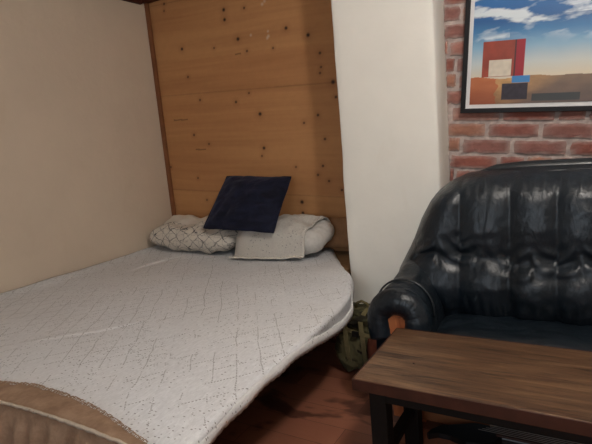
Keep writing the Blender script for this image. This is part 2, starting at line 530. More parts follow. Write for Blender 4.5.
tag(box('trim_3', XL, XL + .03, YF, YB - .06, 2.262, ZC, M['beam_wood'], .004), kind='structure')

# brick wall: real bricks standing proud of the mortar, one mesh
def brick_wall():
    tilt = radians(-5.1)
    x0, x1 = PX1, XR
    bm = bmesh.new()
    cols = []
    # mortar sheet
    nx, nz = 150, 120
    vs = []
    mc = np.array(lin((196, 180, 172)))
    for j in range(nz):
        for i in range(nx):
            x = x0 + (x1 - x0) * i / (nx - 1); z = ZC * j / (nz - 1)
            y = YBR + .002 + .006 * fbm(x * 14, z * 14)
            vs.append(bm.verts.new((x, y, z)))
            cols.append(mc * random.uniform(.72, 1.12))
    for j in range(nz - 1):
        for i in range(nx - 1):
            a = j * nx + i
            bm.faces.new((vs[a], vs[a + 1], vs[a + nx + 1], vs[a + nx]))
    # backing
    for p in ((x0, YBR + .2, 0), (x1, YBR + .2, 0), (x1, YBR + .2, ZC), (x0, YBR + .2, ZC)):
        vs.append(bm.verts.new(p)); cols.append(mc)
    bm.faces.new(vs[-4:][::-1])
    def one(cx, cz, w, h, col):
        n1, n2 = 9, 5
        depth = .010 + random.uniform(-.003, .003)
        ax = Vector((cos(tilt), 0, sin(tilt))); az = Vector((-sin(tilt), 0, cos(tilt)))
        seed = random.uniform(0, 99)
        g = []
        for jj in range(-1, n2 + 1):
            row = []
            for ii in range(-1, n1 + 1):
                u = min(max(ii / (n1 - 1), 0), 1); v = min(max(jj / (n2 - 1), 0), 1)
                rim = ii in (-1, n1) or jj in (-1, n2)
                px = (u - .5) * w; pz = (v - .5) * h
                cr = (abs(2 * u - 1) ** 6 + abs(2 * v - 1) ** 6)
                px *= 1 - .04 * cr * .5; pz *= 1 - .08 * cr * .5
                px += .007 * ns(seed + v * 4, u * 9); pz += .007 * ns(seed + 30 + u * 7, v * 3)
                P = Vector((cx, 0, cz)) + ax * px + az * pz
                y = YBR - depth + .004 * (cr > .9) + .004 * ns(P.x * 18, P.z * 25, seed)
                if rim: y = YBR + .012
                if P.x < x0 + .001: P.x = x0 + .001
                if P.x > x1 - .001: P.x = x1 - .001
                P.z = min(max(P.z, .001), ZC - .001)
                row.append(bm.verts.new((P.x, y, P.z)))
                e = max(abs(2 * u - 1) ** 5, abs(2 * v - 1) ** 5)
                c = col * (1 + .22 * ns(P.x * 22, P.z * 30, seed + 3))
                wst = min(1, max(0, .55 * e * (ns(P.x * 40, P.z * 40, 5) + .75)))
                cols.append(c * (1 - wst) + mc * .9 * wst)
            g.append(row)
        for a in range(len(g) - 1):
            for b in range(len(g[0]) - 1):
                bm.faces.new((g[a][b], g[a][b + 1], g[a + 1][b + 1], g[a + 1][b]))
    pitchz = .0780
    r = 0
    zrow = -.3015
    k = 0
    while zrow < ZC + .35:
        x = x0 - .24 + [0.03, .15, .08, .19][k % 4] + random.uniform(-.02, .02)
        while x < x1:
            w = .222 if random.random() > .28 else .105
            col = np.array(random.choice([lin((164, 112, 100)), lin((152, 98, 88)), lin((172, 122, 108)), lin((142, 98, 90)), lin((166, 118, 98)), lin((150, 92, 80))])) * random.uniform(.88, 1.08)
            cx = x + w / 2
            zc = zrow + (cx - x0) * math.tan(tilt)
            if cx + w / 2 > x0 + .012 and 0 < zc < ZC:
                xa, xb = max(cx - w / 2, x0 + .004), cx + w / 2
                one((xa + xb) / 2, zc, xb - xa, pitchz - .015 + random.uniform(-.003, .003), col)
            x += w + .013
        zrow += pitchz; k += 1
    ob = link_bm('wall_brick', bm, M['brick'], None, False)
    set_colors(ob, np.array(cols))
    tag(ob, kind='structure')
brick_wall()

# ------------------------------------------------------------------ bed
XE = [(.55, -.815), (.82, -.828), (1.125, -.862), (1.5, -.872), (1.93, -.915), (2.1, -.975), (2.25, -1.05), (2.33, -1.118), (2.80, -1.42)]
def x_edge(y): return smooth_interp(y, XE)
def x_matt(y): return smooth_interp(y, [(.55, -.900), (1.125, -.94), (1.5, -.96), (1.93, -1.00), (2.1, -1.05), (2.25, -1.10), (2.33, -1.125), (2.80, -1.13)])
def bed_z(x, y):
    z = .492 + .010 * fbm(x * 1.4 + 3, y * 1.4, 1.7, 3) + .004 * ns(x * 5, y * 5)
    z += .022 * exp(-((x - XL) / .07) ** 2)                       # tucked up against the wall
    # long shallow fold running diagonally over the bed
    dline = (x + 1.98) * (-.80) + (y - .98) * .60
    dl = -(x - (-2.0 + .62 * (y - .97) + .12 * math.sin((y - .97) * 3) + .02 * ns(y * 6, 3)))
    z += .006 * exp(-(dl / .012) ** 2) * exp(-((y - 1.27) / .22) ** 2) - .010 / (1 + exp(-dl / .12))
    # little vertical pucker near the pillows
    z += .012 * exp(-((x + 2.42 + .25 * (2.3 - y)) / .012) ** 2) * exp(-((y - 2.22) / .16) ** 2)
    return z
bed = empty('bed', (-1.9, 1.7, 0), 'low double bed in the wooden alcove along the beige wall', 'bed')
def mattress():
    ys = list(np.linspace(.70, 2.785, 60)); n = len(ys)
    rows = []
    V = []; F = []
    prof = [(0, .40), (0, .47), (.012, .482)]    # (inset from right edge, z)
    nu = 30
    # top sheet + rounded sides as a closed loop per y row
    def row(y):
        xm = x_matt(y)
        P = [(XL + .02, y, .425), (XL + .02, y, .47)]
        for i in range(nu):
            x = XL + .04 + (xm - .03 - XL - .04) * i / (nu - 1)
            P.append((x, y, min(.480, bed_z(x, y) - .016)))
        P += [(xm - .008, y, .468), (xm, y, .46), (xm, y, .435), (xm - .01, y, .425)]
        return P
    for y in ys: V += row(y)
    m = len(row(1.0))
    for j in range(n - 1):
        for i in range(m):
            a = j * m + i; b = j * m + (i + 1) % m
            F.append((a, b, b + m, a + m))
    F.append(tuple(range(m))[::-1]); F.append(tuple((n - 1) * m + i for i in range(m)))
    return adopt(link_mesh('mattress', V, F, M['tan_sheet'], None, False), bed)
mattress()
def frame_part(name, x0, x1, y0, y1, z0, z1):
    return adopt(box(name, x0, x1, y0, y1, z0, z1, M['bed_frame'], .004), bed)
frame_part('bed_base', XL + .03, -1.19, .78, 2.77, .30, .424)
frame_part('side_rail', -1.19, -1.16, .76, 2.77, .22, .424)
frame_part('foot_rail', XL + .03, -1.16, .745, .78, .22, .424)
for x, y in ((-1.24, .80), (-1.24, 2.70), (XL + .05, .80), (XL + .05, 2.70)):
    frame_part('leg', x, x + .06, y, y + .06, 0, .30)

def bedspread():
    nu, nv, nd = 210, 230, 12
    V = []
    ys = np.linspace(.705, 2.80, nv)
    HEM = [(.5, .446), (1.35, .450), (1.5, .435), (1.65, .405), (1.9, .39), (2.1, .42), (2.3, .45), (2.34, .478), (2.8, .478)]
    for y in ys:
        xe = x_edge(y) + .006 * ns(y * 9, 2.2)
        hem = smooth_interp(y, HEM) + .003 * sin(y * 60) * (y < 2.3)
        flat = y > 2.32
        for i in range(nu):
            u = i / (nu - 1); u = u ** .92
            x = XL + .012 + (xe - .02 - XL - .012) * u
            V.append((x, y, bed_z(x, y) + .002))
        z0 = bed_z(xe - .02, y) + .002
        for i in range(1, nd + 1):
            t = i / nd
            if flat and not y < 2.34:
                V.append((xe - .02 + .02 * t, y, z0 + (.0 - .008 * t)))
            else:
                # roll over the edge then hang, with little gathers
                ang = min(1, t * 2) * pi / 2
                rx = .02 * sin(ang); rz = -.02 * (1 - cos(ang))
                if t > .5:
                    q = (t - .5) * 2
                    rz += (hem - z0 + .02) * q
                    rx += .004 * q * sin(y * 21 + 2 * sin(y * 5)) - .010 * q
                V.append((xe - .02 + rx, y, z0 + rz))
    F = grid_faces(nu + nd, nv)
    o = link_mesh('bedspread', V, F, M['spread'])
    s = o.modifiers.new('t', 'SOLIDIFY'); s.thickness = .004; s.offset = -1
    V = []; F = []; n = 420
    for k in range(n):
        y = .708 + (2.30 - .708) * k / (n - 1)
        xe = x_edge(y) + .006 * ns(y * 9, 2.2); hem = smooth_interp(y, HEM)
        rx = .010 + .004 * sin(y * 21 + 2 * sin(y * 5))
        for (dx, dz) in ((-.004, .030), (.005, .024), (.006, .008), (.003, -.004 - .004 * abs(sin(y * 95))), (-.003, -.002)):
            V.append((xe - .012 + rx + dx, y, hem + dz))
    for k in range(n - 1):
        for q in range(4):
            a = k * 5 + q; F.append((a, a + 1, a + 6, a + 5))
    b = link_mesh('lace_border', V, F, M['lace_white']); b.parent = o
    sm = b.modifiers.new('t', 'SOLIDIFY'); sm.thickness = .003; sm.offset = 0
    tag(o, 'white crocheted bedspread with a diamond openwork pattern spread over the bed', 'bedspread')
bedspread()

# tan blanket across the foot of the bed
bl = empty('blanket', (-1.85, .70, .5), 'tan gathered blanket with a cream lace seam folded over the foot of the bed', 'blanket')
def edge_y(x): return smooth_interp(x, [(-2.8, .735), (-1.65, .775), (-1.47, .803), (-1.31, .797), (-1.15, .776), (-.94, .728), (-.86, .706)])
def fold_y(x): return smooth_interp(x, [(-2.8, .680), (-1.5, .690), (-1.3, .697), (-1.1, .700), (-.86, .692)])
def blanket():
    nx = 420; X0, X1 = XL + .015, -.868
    nt, nh = 14, 36
    V = []
    zt = lambda x, y: bed_z(x, max(y, .7)) + .014
    for j in range(nt + nh):
        for i in range(nx):
            x = X0 + (X1 - X0) * i / (nx - 1)
            ey = edge_y(x) + .006 * ns(x * 35, 1) + .004 * ns(x * 90, 4); fy = fold_y(x)
            if j < nt:
                t = j / (nt - 1)
                y = ey + (fy - ey) * t
                z = zt(x, y) + .005 * ns(x * 12, y * 25) - (.010 if j == 0 else 0) + .006 * sin(pi * t)
                if t > .8: z -= .010 * ((t - .8) / .2) ** 2
            else:
                q = (j - nt + 1) / nh
                gath = sin(x * 62 + 2.2 * sin(x * 9) + 1.5 * q) * .55 + .45 * ns(x * 26, q * 1.5)
                y = fy - .012 * min(1, q * 8) - .010 * q - (.014 + .030 * q) * max(-.6, gath) * min(1, q * 6)
                z = zt(x, fy) - .010 - .37 * q
                y -= .012 * sin(pi * min(1, q * 1.0)) 
            V.append((x, min(y, .81), z))
    F = grid_faces(nx, nt + nh)
    o = link_mesh('blanket_cloth', V, F, M['blanket'])
    s = o.modifiers.new('t', 'SOLIDIFY'); s.thickness = .004; s.offset = 0
    adopt(o, bl)
    # lace seam along the fold, slightly crumpled
    P = []; 
    n = 260; V = []; 
    for i in range(n):
        x = X0 + .02 + (X1 - .02 - X0 - .02) * i / (n - 1)
        y = fold_y(x) + .004; z = zt(x, y) + .003 + .0025 * ns(x * 30, 3)
        k = .15 + .85 * max(0, ns(x * 4, 8) + .1); V += [(x, y + .004 * k, z + .001), (x, y, z + .004), (x, y - .005, z + .001), (x, y - .008 * k - .0015 * sin(x * 160 + 1), z - .005)]
    F = []
    for i in range(n - 1):
        for k in range(3):
            a = i * 4 + k; F.append((a, a + 1, a + 5, a + 4))
    o = link_mesh('lace_seam', V, F, M['seam']); s = o.modifiers.new('t', 'SOLIDIFY'); s.thickness = .0025; s.offset = 0
    o['label'] = 'pale lace seam'
    adopt(o, bl)
    # fringe of short threads on the inner edge
    VV = []; FF = []
    for i in range(330):
        x = X0 + .03 + (X1 - X0 - .05) * (i + random.random() * .6) / 330
        y = edge_y(x); z = zt(x, y)
        L = random.uniform(.006, .016)
        v, fc = tube([(x, y - .004, z), (x + random.uniform(-.004, .004), y + L * .6, z + .002), (x + random.uniform(-.006, .006), y + L, z - .006)], [.0016, .0013, .0008], 4)
        o0 = len(VV); VV += v; FF += [tuple(a + o0 for a in q) for q in fc]
    adopt(link_mesh('fringe', VV, FF, M['blanket']), bl)
blanket()

# ------------------------------------------------------------------ pillows
def pillow_geo(c, T, pinch=.06, n=44, p=3.0, wr=.006, seed=0, e=.55, lump=0.0, rnd=0.0):
    """c = four corners BL, BR, TR, TL; T = half thickness; returns verts, faces"""
    c = [Vector(q) for q in c]
    nrm = ((c[1] - c[0]).cross(c[3] - c[0])).normalized()
    cen = sum(c, Vector()) / 4
    V = []; idx = {}
    def P(u, v, side):
        a, b = 2 * u - 1, 2 * v - 1
        # pull the edge mid points in, leaving pointed corners
        kk = 1 - rnd * (a * a * b * b) ** 1.5
        a0, b0 = a, b
        a *= kk; b *= kk
        ua = .5 + a * .5 * (1 - pinch * (1 - b * b)); va = .5 + b * .5 * (1 - pinch * (1 - a * a))
        q = c[0] * (1 - ua) * (1 - va) + c[1] * ua * (1 - va) + c[2] * ua * va + c[3] * (1 - ua) * va
        a, b = a0, b0
        h = ((1 - abs(a) ** p) * (1 - abs(b) ** p)) ** e
        w = wr * fbm(q.x * 9 + seed, q.y * 9, q.z * 9 + side * 3, 3) * (.4 + h)
        # corner radiating creases
        r = .4 * wr * sin(14 * math.atan2(b, a) + seed) * (a * a + b * b) * h
        q = q + nrm * (side * (T * h + r) + w + lump * h * fbm(q.x * 4 + seed, q.y * 4, 1, 2))
        return q
    F = []
    for side in (1, -1):
        for j in range(n + 1):
            for i in range(n + 1):
                # cosine spacing for the rounded rim
                u = .5 - .5 * cos(pi * i / n); v = .5 - .5 * cos(pi * j / n)
                edge = i in (0, n) or j in (0, n)
                key = (i, j) if edge else (i, j, side)
                if key not in idx:
                    idx[key] = len(V); V.append(P(u, v, side if not edge else 0))
        for j in range(n):
            for i in range(n):
                k = lambda a, b: idx[(a, b)] if (a in (0, n) or b in (0, n)) else idx[(a, b, side)]
                q = (k(i, j), k(i + 1, j), k(i + 1, j + 1), k(i, j + 1))
                F.append(q if side == 1 else q[::-1])
    rim = []
    for i in range(n): rim.append(idx[(i, 0)])
    for j in range(n): rim.append(idx[(n, j)])
    for i in range(n, 0, -1): rim.append(idx[(i, n)])
    for j in range(n, 0, -1): rim.append(idx[(0, j)])
    return V, F, [V[k] for k in rim]

V, F, rim = pillow_geo([(-2.765, 2.44, .572), (-1.965, 2.395, .566), (-1.955, 2.765, .648), (-2.785, 2.775, .640)], .090, .0, wr=.016, seed=4, p=4, e=.5, lump=.02, rnd=.10)
pp = link_mesh('pillow', V, F, M['zigzag'])
tag(pp, 'plump pillow with a grey zigzag line pattern beside the beige wall', 'pillow', 'pillows at the head of the bed')
V, F, rim = pillow_geo([(-1.955, 2.43, .562), (-1.335, 2.45, .570), (-1.310, 2.70, .655), (-1.955, 2.72, .655)], .085, .0, wr=.014, seed=9, p=4, e=.5, lump=.015, rnd=.13)
wp = link_mesh('pillow', V, F, M['white_pillow'])
tag(wp, 'off-white pillow under the cream throw, its rounded end showing at the right', 'pillow', 'pillows at the head of the bed')
V, F, rim = pillow_geo([(-1.72, 2.715, .500), (-1.135, 2.70, .505), (-1.13, 2.752, .700), (-1.72, 2.760, .700)], .036, .05, wr=.006, seed=15, p=3, e=.5)
bp = link_mesh('pillow', V, F, M['brown_pillow'])
tag(bp, 'brown pillow wedged behind the white pillow against the pine panelling', 'pillow', 'pillows at the head of the bed')

# cream throw draped over the white pillow
def throw():
    me = wp.data
    bvh = BVHTree.FromPolygons([v.co.copy() for v in me.vertices], [tuple(p.vertices) for p in me.polygons])
    nu, nv = 90, 70
    Z = np.zeros((nv, nu)); XY = np.zeros((nv, nu, 2))
    for j in range(nv):
        v = j / (nv - 1)
        for i in range(nu):
            u = i / (nu - 1)
            xl = -1.935 - .03 * v; xr = -1.425 + .065 * v + .02 * ns(v * 5, 2)
            yf = 2.372 + (2.425 - 2.372) * u + .008 * ns(u * 5, 7)
            x = xl + (xr - xl) * u; y = yf + (2.735 - yf) * v
            XY[j, i] = (x, y)
            hit = bvh.ray_cast(Vector((x, y, 1)), Vector((0, 0, -1)))
            z = bed_z(x, y) + .016
            if hit[0] is not None: z = max(z, hit[0].z + .010)
            Z[j, i] = z
    Z0 = Z.copy()
    for it in range(14):
        A = np.pad(Z, 1, 'edge'); A = (A[:-2, 1:-1] + A[2:, 1:-1] + A[1:-1, :-2] + A[1:-1, 2:]) / 4
        Z = np.maximum(Z0, A)
    V = []
    for j in range(nv):
        for i in range(nu):
            x, y = XY[j, i]
            V.append((x, y, Z[j, i] + .004 * max(0, ns(x * 22 + y * 10, y * 9)) + .003 * max(0, sin(y * 30 + x * 55)) + (.006 * (i > nu - 6))))
    o = link_mesh('throw_blanket', V, grid_faces(nu, nv), M['cover'])
    s = o.modifiers.new('t', 'SOLIDIFY'); s.thickness = .005; s.offset = 1
    tag(o, 'cream knitted throw draped over the white pillow, hem towards the viewer', 'throw')
    # picot hem
    P = [V[i] for i in range(0, nu, 2)]
    P = [(p[0], p[1] - .004, p[2] + .005 + .003 * (k % 2)) for k, p in enumerate(P)]
    v, f = tube(P, .0065, 7)
    h = link_mesh('hem', v, f, M['lace']); h.parent = o
throw()

# navy velvet cushion leaning on the panelling
cn = empty('cushion', (-1.93, 2.45, .64), 'square navy blue velvet cushion leaning against the pine wall', 'cushion')
cc = [(-2.150, 2.385, .680), (-1.590, 2.385, .662), (-1.615, 2.700, .972), (-2.155, 2.700, .998)]
V, F, rim = pillow_geo(cc, .078, .06, wr=.014, seed=21, p=2.6, e=.62, lump=.02, rnd=.04)
adopt(link_mesh('cushion_body', V, F, M['velvet']), cn)
v, f = tube(rim, .0055, 7, True)
adopt(link_mesh('piping', v, f, M['velvet']), cn)

# ------------------------------------------------------------------ sofa
XC = .35
sofa = empty('sofa', (XC, 2.1, 0), 'black leather sofa with channelled back and rolled arms below the brick wall', 'sofa')
XLT = [(.30, -.60), (.40, -.66), (.50, -.735), (.565, -.760), (.64, -.722), (.71, -.686), (.80, -.650), (.878, -.606), (.925, -.565), (.958, -.520), (.985, -.455), (1.0, -.36), (1.008, -.25)]
def xl(z): return interp(z, XLT)
SEAMS = [-.445, -.255, -.09, .065, .22, .35]
SEAMS = SEAMS + [2 * XC - s for s in SEAMS[:-1]][::-1]
SEAMS = [-.64] + SEAMS + [2 * XC + .64]
YP = [(.30, 2.08), (.40, 2.055), (.46, 2.015), (.54, 1.990), (.60, 2.005), (.645, 2.026), (.67, 2.036), (.70, 2.033), (.76, 2.032), (.83, 2.042), (.90, 2.060), (.945, 2.088), (.975, 2.128), (.995, 2.178), (1.008, 2.235)]
def back_y(x, z):
    y = smooth_interp(z, YP)
    s = 0
    for a, b in zip(SEAMS, SEAMS[1:]):
        if a <= x <= b:
            # channels pinch together slightly toward the crease
            t = (x - a) / (b - a); s = (1 - abs(2 * t - 1) ** 2.4)
            nearseam = min(x - a, b - x)
            break
    else: t = .5; nearseam = .05
    fade = min(1, max(0, (1.0 - z) / .10))
    amp = .022 * (.5 + .5 * fade)
    y -= amp * s
    # gathers radiating from the crease
    cz = .66 + .02 * sin(x * 9)
    d = z - cz
    w = exp(-(d / .055) ** 2)
    ph = 95 * (z - cz) * (1.4 if t > .5 else -1.4) * (.4 + abs(t - .5)) + x * 55
    y += .0085 * w * (.35 + .65 * (ns(x * 5, 7) > -.1)) * sin(ph + 3 * ns(x * 7, z * 7))
    y += .005 * exp(-(d / .012) ** 2) * (.4 + .6 * s)
    # vertical gathers low down and at the top seam
    y += .004 * exp(-((z - .45) / .05) ** 2) * sin(x * 130 + 4 * ns(x * 6, 3))
    y += .0035 * exp(-((z - .965) / .035) ** 2) * sin(x * 150 + 5 * ns(x * 8, 1))
    y += .004 * ns(x * 7, z * 9, 4) + .003 * ns(x * 22, z * 30, 9)
    return y
def backrest():
    nu, nv = 330, 120
    V = []
    zs = [.30 + (1.008 - .30) * (1 - (1 - j / (nv - 1)) ** 1.25) for j in range(nv)]
    for z in zs:
        a = xl(z); b = 2 * XC - a
        for i in range(nu):
            u = i / (nu - 1)
            s = 2 * u - 1; s = math.copysign(1 - (1 - abs(s)) ** 1.15, s)
            x = XC + s * (b - a) / 2
            edge = min(x - a, b - x)
            e = max(0, 1 - edge / .15)
            y = back_y(x, z)
            ye = 2.27
            y = y + (ye - y) * (1 - sqrt(max(0, 1 - e ** 2.6)))
            V.append((x, y, z))
    n = len(V)
    F = grid_faces(nu, nv)
    # back side
    for (x, y, z) in list(V): V.append((x, 2.335 - .05 * max(0, (z - .93) / .08) ** 2, z))
    F += grid_faces(nu, nv, n, True)
    ring = [i for i in range(nu)] + [j * nu + nu - 1 for j in range(1, nv)] + [(nv - 1) * nu + i for i in range(nu - 2, -1, -1)] + [j * nu for j in range(nv - 2, 0, -1)]
    for a, b in zip(ring, ring[1:] + ring[:1]): F.append((b, a, a + n, b + n))
    o = link_mesh('backrest', V, F, M['leather'])
    bm = bmesh.new(); bm.from_mesh(o.data); bmesh.ops.recalc_face_normals(bm, faces=bm.faces); bm.to_mesh(o.data); bm.free()
    adopt(o, sofa)
    # piping of the top rim
    P = []
    LP = [(-.600, .868, 2.205), (-.575, .900, 2.200), (-.545, .928, 2.196), (-.505, .952, 2.190), (-.455, .970, 2.184), (-.40, .981, 2.178), (-.33, .988, 2.174)]
    P = [(x, y, z) for x, z, y in LP]
    for x in np.linspace(-.26, 2 * XC + .26, 50): P.append((x, 2.172 + .003 * ns(x * 8, 2), .990 + .003 * (1 - ((x - XC) / .62) ** 2) + .002 * ns(x * 6, 5)))
    P += [(2 * XC - x, y, z) for x, z, y in LP[::-1]]
    v, f = tube(P, .006, 8)
    adopt(link_mesh('piping', v, f, M['piping']), sofa)
    # rolled band over the top
    P = []
    for x in np.linspace(-.50, 2 * XC + .50, 70):
        k = abs((x - XC) / .85); P.append((x, 2.265, .985 + .010 - .050 * max(0, k - .80) / .2))
    v, f = tube(P, [.034 * min(1, .35 + 4 * min(i, 69 - i) / 69) for i in range(70)], 14)
    adopt(link_mesh('top_band', v, f, M['piping']), sofa)
backrest()

def loft(name, secs, n, mat, root, mirror=False, wr=0.0, ex=2.4, cap=True):
    """secs: list of (y, cx, cz, hw, hh)"""
    V = []
    for (y, cx, cz, hw, hh) in secs:
        for k in range(n):
            a = 2 * pi * k / n
            ca, sa = cos(a), sin(a)
            x = cx + hw * math.copysign(abs(ca) ** (2 / ex), ca); z = cz + hh * math.copysign(abs(sa) ** (2 / ex), sa)
            w = wr * (ns(x * 10, y * 16, z * 10) + .5 * ns(x * 26, y * 34, z * 26))
            x += w * ca; z += w * sa
            if mirror: x = 2 * XC - x
            V.append((x, y, z))
    m = len(secs); F = []
    for j in range(m - 1):
        for k in range(n):
            a = j * n + k; b = j * n + (k + 1) % n
            F.append((a, b, b + n, a + n))
    F.append(tuple(range(n))[::-1]); F.append(tuple((m - 1) * n + k for k in range(n)))
    o = link_mesh(name, V, F, mat)
    bm = bmesh.new(); bm.from_mesh(o.data); bmesh.ops.recalc_face_normals(bm, faces=bm.faces); bm.to_mesh(o.data); bm.free()
    return adopt(o, root)

TOP = [(1.775, .560), (1.80, .578), (1.84, .590), (1.92, .598), (2.0, .618), (2.1, .665), (2.18, .73), (2.26, .80), (2.32, .82)]
for mir in (False, True):
    secs = []
    for y in np.linspace(1.79, 2.325, 44):
        top = smooth_interp(y, TOP); bot = .10
        hw = smooth_interp(y, [(1.79, .098), (1.85, .118), (2.0, .116), (2.15, .108), (2.33, .085)])
        if y < 1.82: top -= .04 * ((1.82 - y) / .03) ** 2
        cx = smooth_interp(y, [(1.79, -.640), (1.9, -.636), (2.05, -.628), (2.2, -.60), (2.33, -.57)])
        secs.append((y, cx, (top + bot) / 2, hw, (top - bot) / 2))
    arm = loft('armrest', secs, 64, M['leather'], sofa, mir, .007, 2.7)
    # puffed roll round the front of the arm
    P = []; Rr = []
    cx, cz = -.640, .452
    for k in range(60):
        a = radians(-25 + 230 * k / 59)
        rr = .078
        P.append((cx + rr * cos(a) * (1.0), 1.800 + .004 * sin(a * 3), cz + rr * sin(a) * 1.0 if sin(a) > 0 else cz + rr * sin(a) * 2.2))
        Rr.append(.055 + .0006 * sin(a * 34) + .0018 * ns(a * 5, 1))
    if mir: P = [(2 * XC - p[0], p[1], p[2]) for p in P]
    v, f = tube(P, Rr, 22)
    pf = adopt(link_mesh('arm_roll', v, f, M['leather']), sofa)
    # wooden facing inside the roll
    bm = bmesh.new()
    out = []
    for k in range(13):
        a = pi * k / 12; out.append((cx + .050 * cos(a), .447 + .034 * sin(a)))
    out += [(cx - .045, .30), (cx - .035, .04), (cx + .035, .04), (cx + .045, .30)]
    if mir: out = [(2 * XC - a, b) for a, b in out]
    fr = [bm.verts.new((a, 1.768, b)) for a, b in out]; bk = [bm.verts.new((a, 1.81, b)) for a, b in out]
    bm.faces.new(fr); bm.faces.new(bk[::-1])
    for a in range(len(out)):
        b = (a + 1) % len(out); bm.faces.new((fr[a], fr[b], bk[b], bk[a]))
    bmesh.ops.bevel(bm, geom=[e for e in bm.edges if abs(e.verts[0].co.y - 1.768) < 1e-4 and abs(e.verts[1].co.y - 1.768) < 1e-4], offset=.006, segments=2, affect='EDGES')
    w = link_bm('arm_facing', bm, M['arm_wood'], None, False); w['label'] = 'orange-brown wooden arm front'
    adopt(w, sofa)
    # seam between puff and arm
    P = []
    for k in range(30):
        a = radians(-10 + 200 * k / 29)
        P.append((-.637 + .121 * cos(a), 1.868, .475 + .126 * max(sin(a), -.4)))
    if mir: P = [(2 * XC - p[0], p[1], p[2]) for p in P]
    v, f = tube(P, .0045, 6); adopt(link_mesh('piping', v, f, M['piping']), sofa)

def seat():
    nx, ny = 200, 40
    x0, x1, y0, y1 = -.545, 2 * XC + .545, 1.785, 2.10
    V = []
    for j in range(ny):
        for i in range(nx):
            u, v = i / (nx - 1), j / (ny - 1)
            x = x0 + (x1 - x0) * u; y = y0 + (y1 - y0) * v
            h = ((1 - abs(2 * u - 1) ** 14) * (1 - (1 - v) ** 7)) ** .5
            z = .35 + .070 * h + .006 * fbm(x * 6, y * 9, 2) * h
            V.append((x, y, z))
    n = len(V)
    for (x, y, z) in list(V): V.append((x, y, .26))
    F = grid_faces(nx, ny) + grid_faces(nx, ny, n, True)
    ring = [i for i in range(nx)] + [j * nx + nx - 1 for j in range(1, ny)] + [(ny - 1) * nx + i for i in range(nx - 2, -1, -1)] + [j * nx for j in range(ny - 2, 0, -1)]
    for a, b in zip(ring, ring[1:] + ring[:1]): F.append((b, a, a + n, b + n))
    adopt(link_mesh('seat_cushion', V, F, M['leather_seat']), sofa)
seat()
adopt(box('base', -.55, 2 * XC + .55, 1.815, 2.30, .085, .262, M['piping'], .008), sofa)
pl = adopt(box('plinth', -.585, 2 * XC + .585, 1.790, 1.83, .035, .088, M['trim_wood'], .010), sofa); pl['label'] = 'brown wooden front rail'
for x in (-.60, 2 * XC + .56):
    for y in (1.83, 2.27):
        adopt(box('foot', x, x + .04, y, y + .04, 0, .105, M['arm_wood'], .004), sofa)

# ------------------------------------------------------------------ coffee table
TX0, TX1, TY0, TY1 = -.622, .60, 1.295, 1.722
tb = empty('coffee_table', (0, 1.51, 0), 'low brown wooden coffee table with dark legs in front of the black sofa', 'table')
def tabletop():
    bm = bmesh.new()
    bm_box(bm, TX0, TX1, TY0, TY1, .413, .450, .003, 2)
    o = link_bm('tabletop', bm, M['table'], None, False)
    # put the mesh origin on the table so its grain is laid out in the table's own space
    for v in o.data.vertices: v.co -= Vector((0, 1.51, 0))
    o.parent = tb
tabletop()
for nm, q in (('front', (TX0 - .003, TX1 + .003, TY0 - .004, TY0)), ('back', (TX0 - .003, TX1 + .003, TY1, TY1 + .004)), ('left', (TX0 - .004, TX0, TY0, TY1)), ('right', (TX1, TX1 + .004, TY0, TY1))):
    e = adopt(box('edge_shade_band', *q, .4125, .4495, M['edge'], .001), tb); e['label'] = 'table edge with shade in its dark colour'  # added strips; the shade of the table's sides is in their colour
adopt(box('apron', TX0 + .035, TX1 - .035, TY0 + .035, TY0 + .055, .365, .413, M['dark_metal'], .002), tb)
adopt(box('apron', TX0 + .035, TX1 - .035, TY1 - .055, TY1 - .035, .365, .413, M['dark_metal'], .002), tb)
adopt(box('apron', TX0 + .035, TX0 + .055, TY0 + .055, TY1 - .055, .365, .413, M['dark_metal'], .002), tb)
adopt(box('apron', TX1 - .055, TX1 - .035, TY0 + .055, TY1 - .055, .365, .413, M['dark_metal'], .002), tb)
for x in (TX0 + .036, TX1 - .092):
    for y in (TY0 + .032, TY1 - .086):
        adopt(box('leg', x, x + .056, y, y + .054, 0, .413, M['dark_metal'], .003), tb)
    adopt(box('stretcher', x + .012, x + .044, TY0 + .08, TY1 - .08, .145, .178, M['dark_metal'], .003), tb)
# small marks lying on the wood: a dark nail hole and a pale speck
def disc(name, x, y, z, r, mat, root, h=.0015):
    bm = bmesh.new(); bmesh.ops.create_cone(bm, cap_ends=True, segments=12, radius1=r, radius2=r * .7, depth=h)
    for v in bm.verts: v.co += Vector((x, y, z + h / 2 - .0003))
    o = link_bm(name, bm, mat, None, False); adopt(o, root); return o
disc('nail_head', -.477, 1.455, .450, .0035, M['dark_metal'], tb)

# ------------------------------------------------------------------ guitar on the floor below the sofa front
gt = empty('guitar', (.3, 1.75, 0), 'black guitar headstock and strung neck lying on the floor behind the coffee table legs', 'guitar')
M['guitar_black'] = plain('glossy_black_lacquer', (.006, .006, .007), .3, .5)
M['fretboard'] = plain('rosewood', lin((58, 36, 30)), .5, .4)
M['steel'] = plain('string_steel', (.55, .50, .46), .35, .5, .6)
M['binding'] = plain('cream_binding', lin((176, 150, 132)), .4, .4)
def extrude(name, outline, z0, z1, mat, root, bev=.003):
    bm = bmesh.new()
    a = [bm.verts.new((x, y, z1)) for x, y in outline]; b = [bm.verts.new((x, y, z0)) for x, y in outline]
    bm.faces.new(a); bm.faces.new(b[::-1])
    for i in range(len(outline)):
        j = (i + 1) % len(outline); bm.faces.new((a[j], a[i], b[i], b[j]))
    if bev: bmesh.ops.bevel(bm, geom=[e for e in bm.edges if abs(e.verts[0].co.z - z1) < 1e-5 and abs(e.verts[1].co.z - z1) < 1e-5], offset=bev, segments=2, affect='EDGES')
    o = link_bm(name, bm, mat, None, False); adopt(o, root); return o
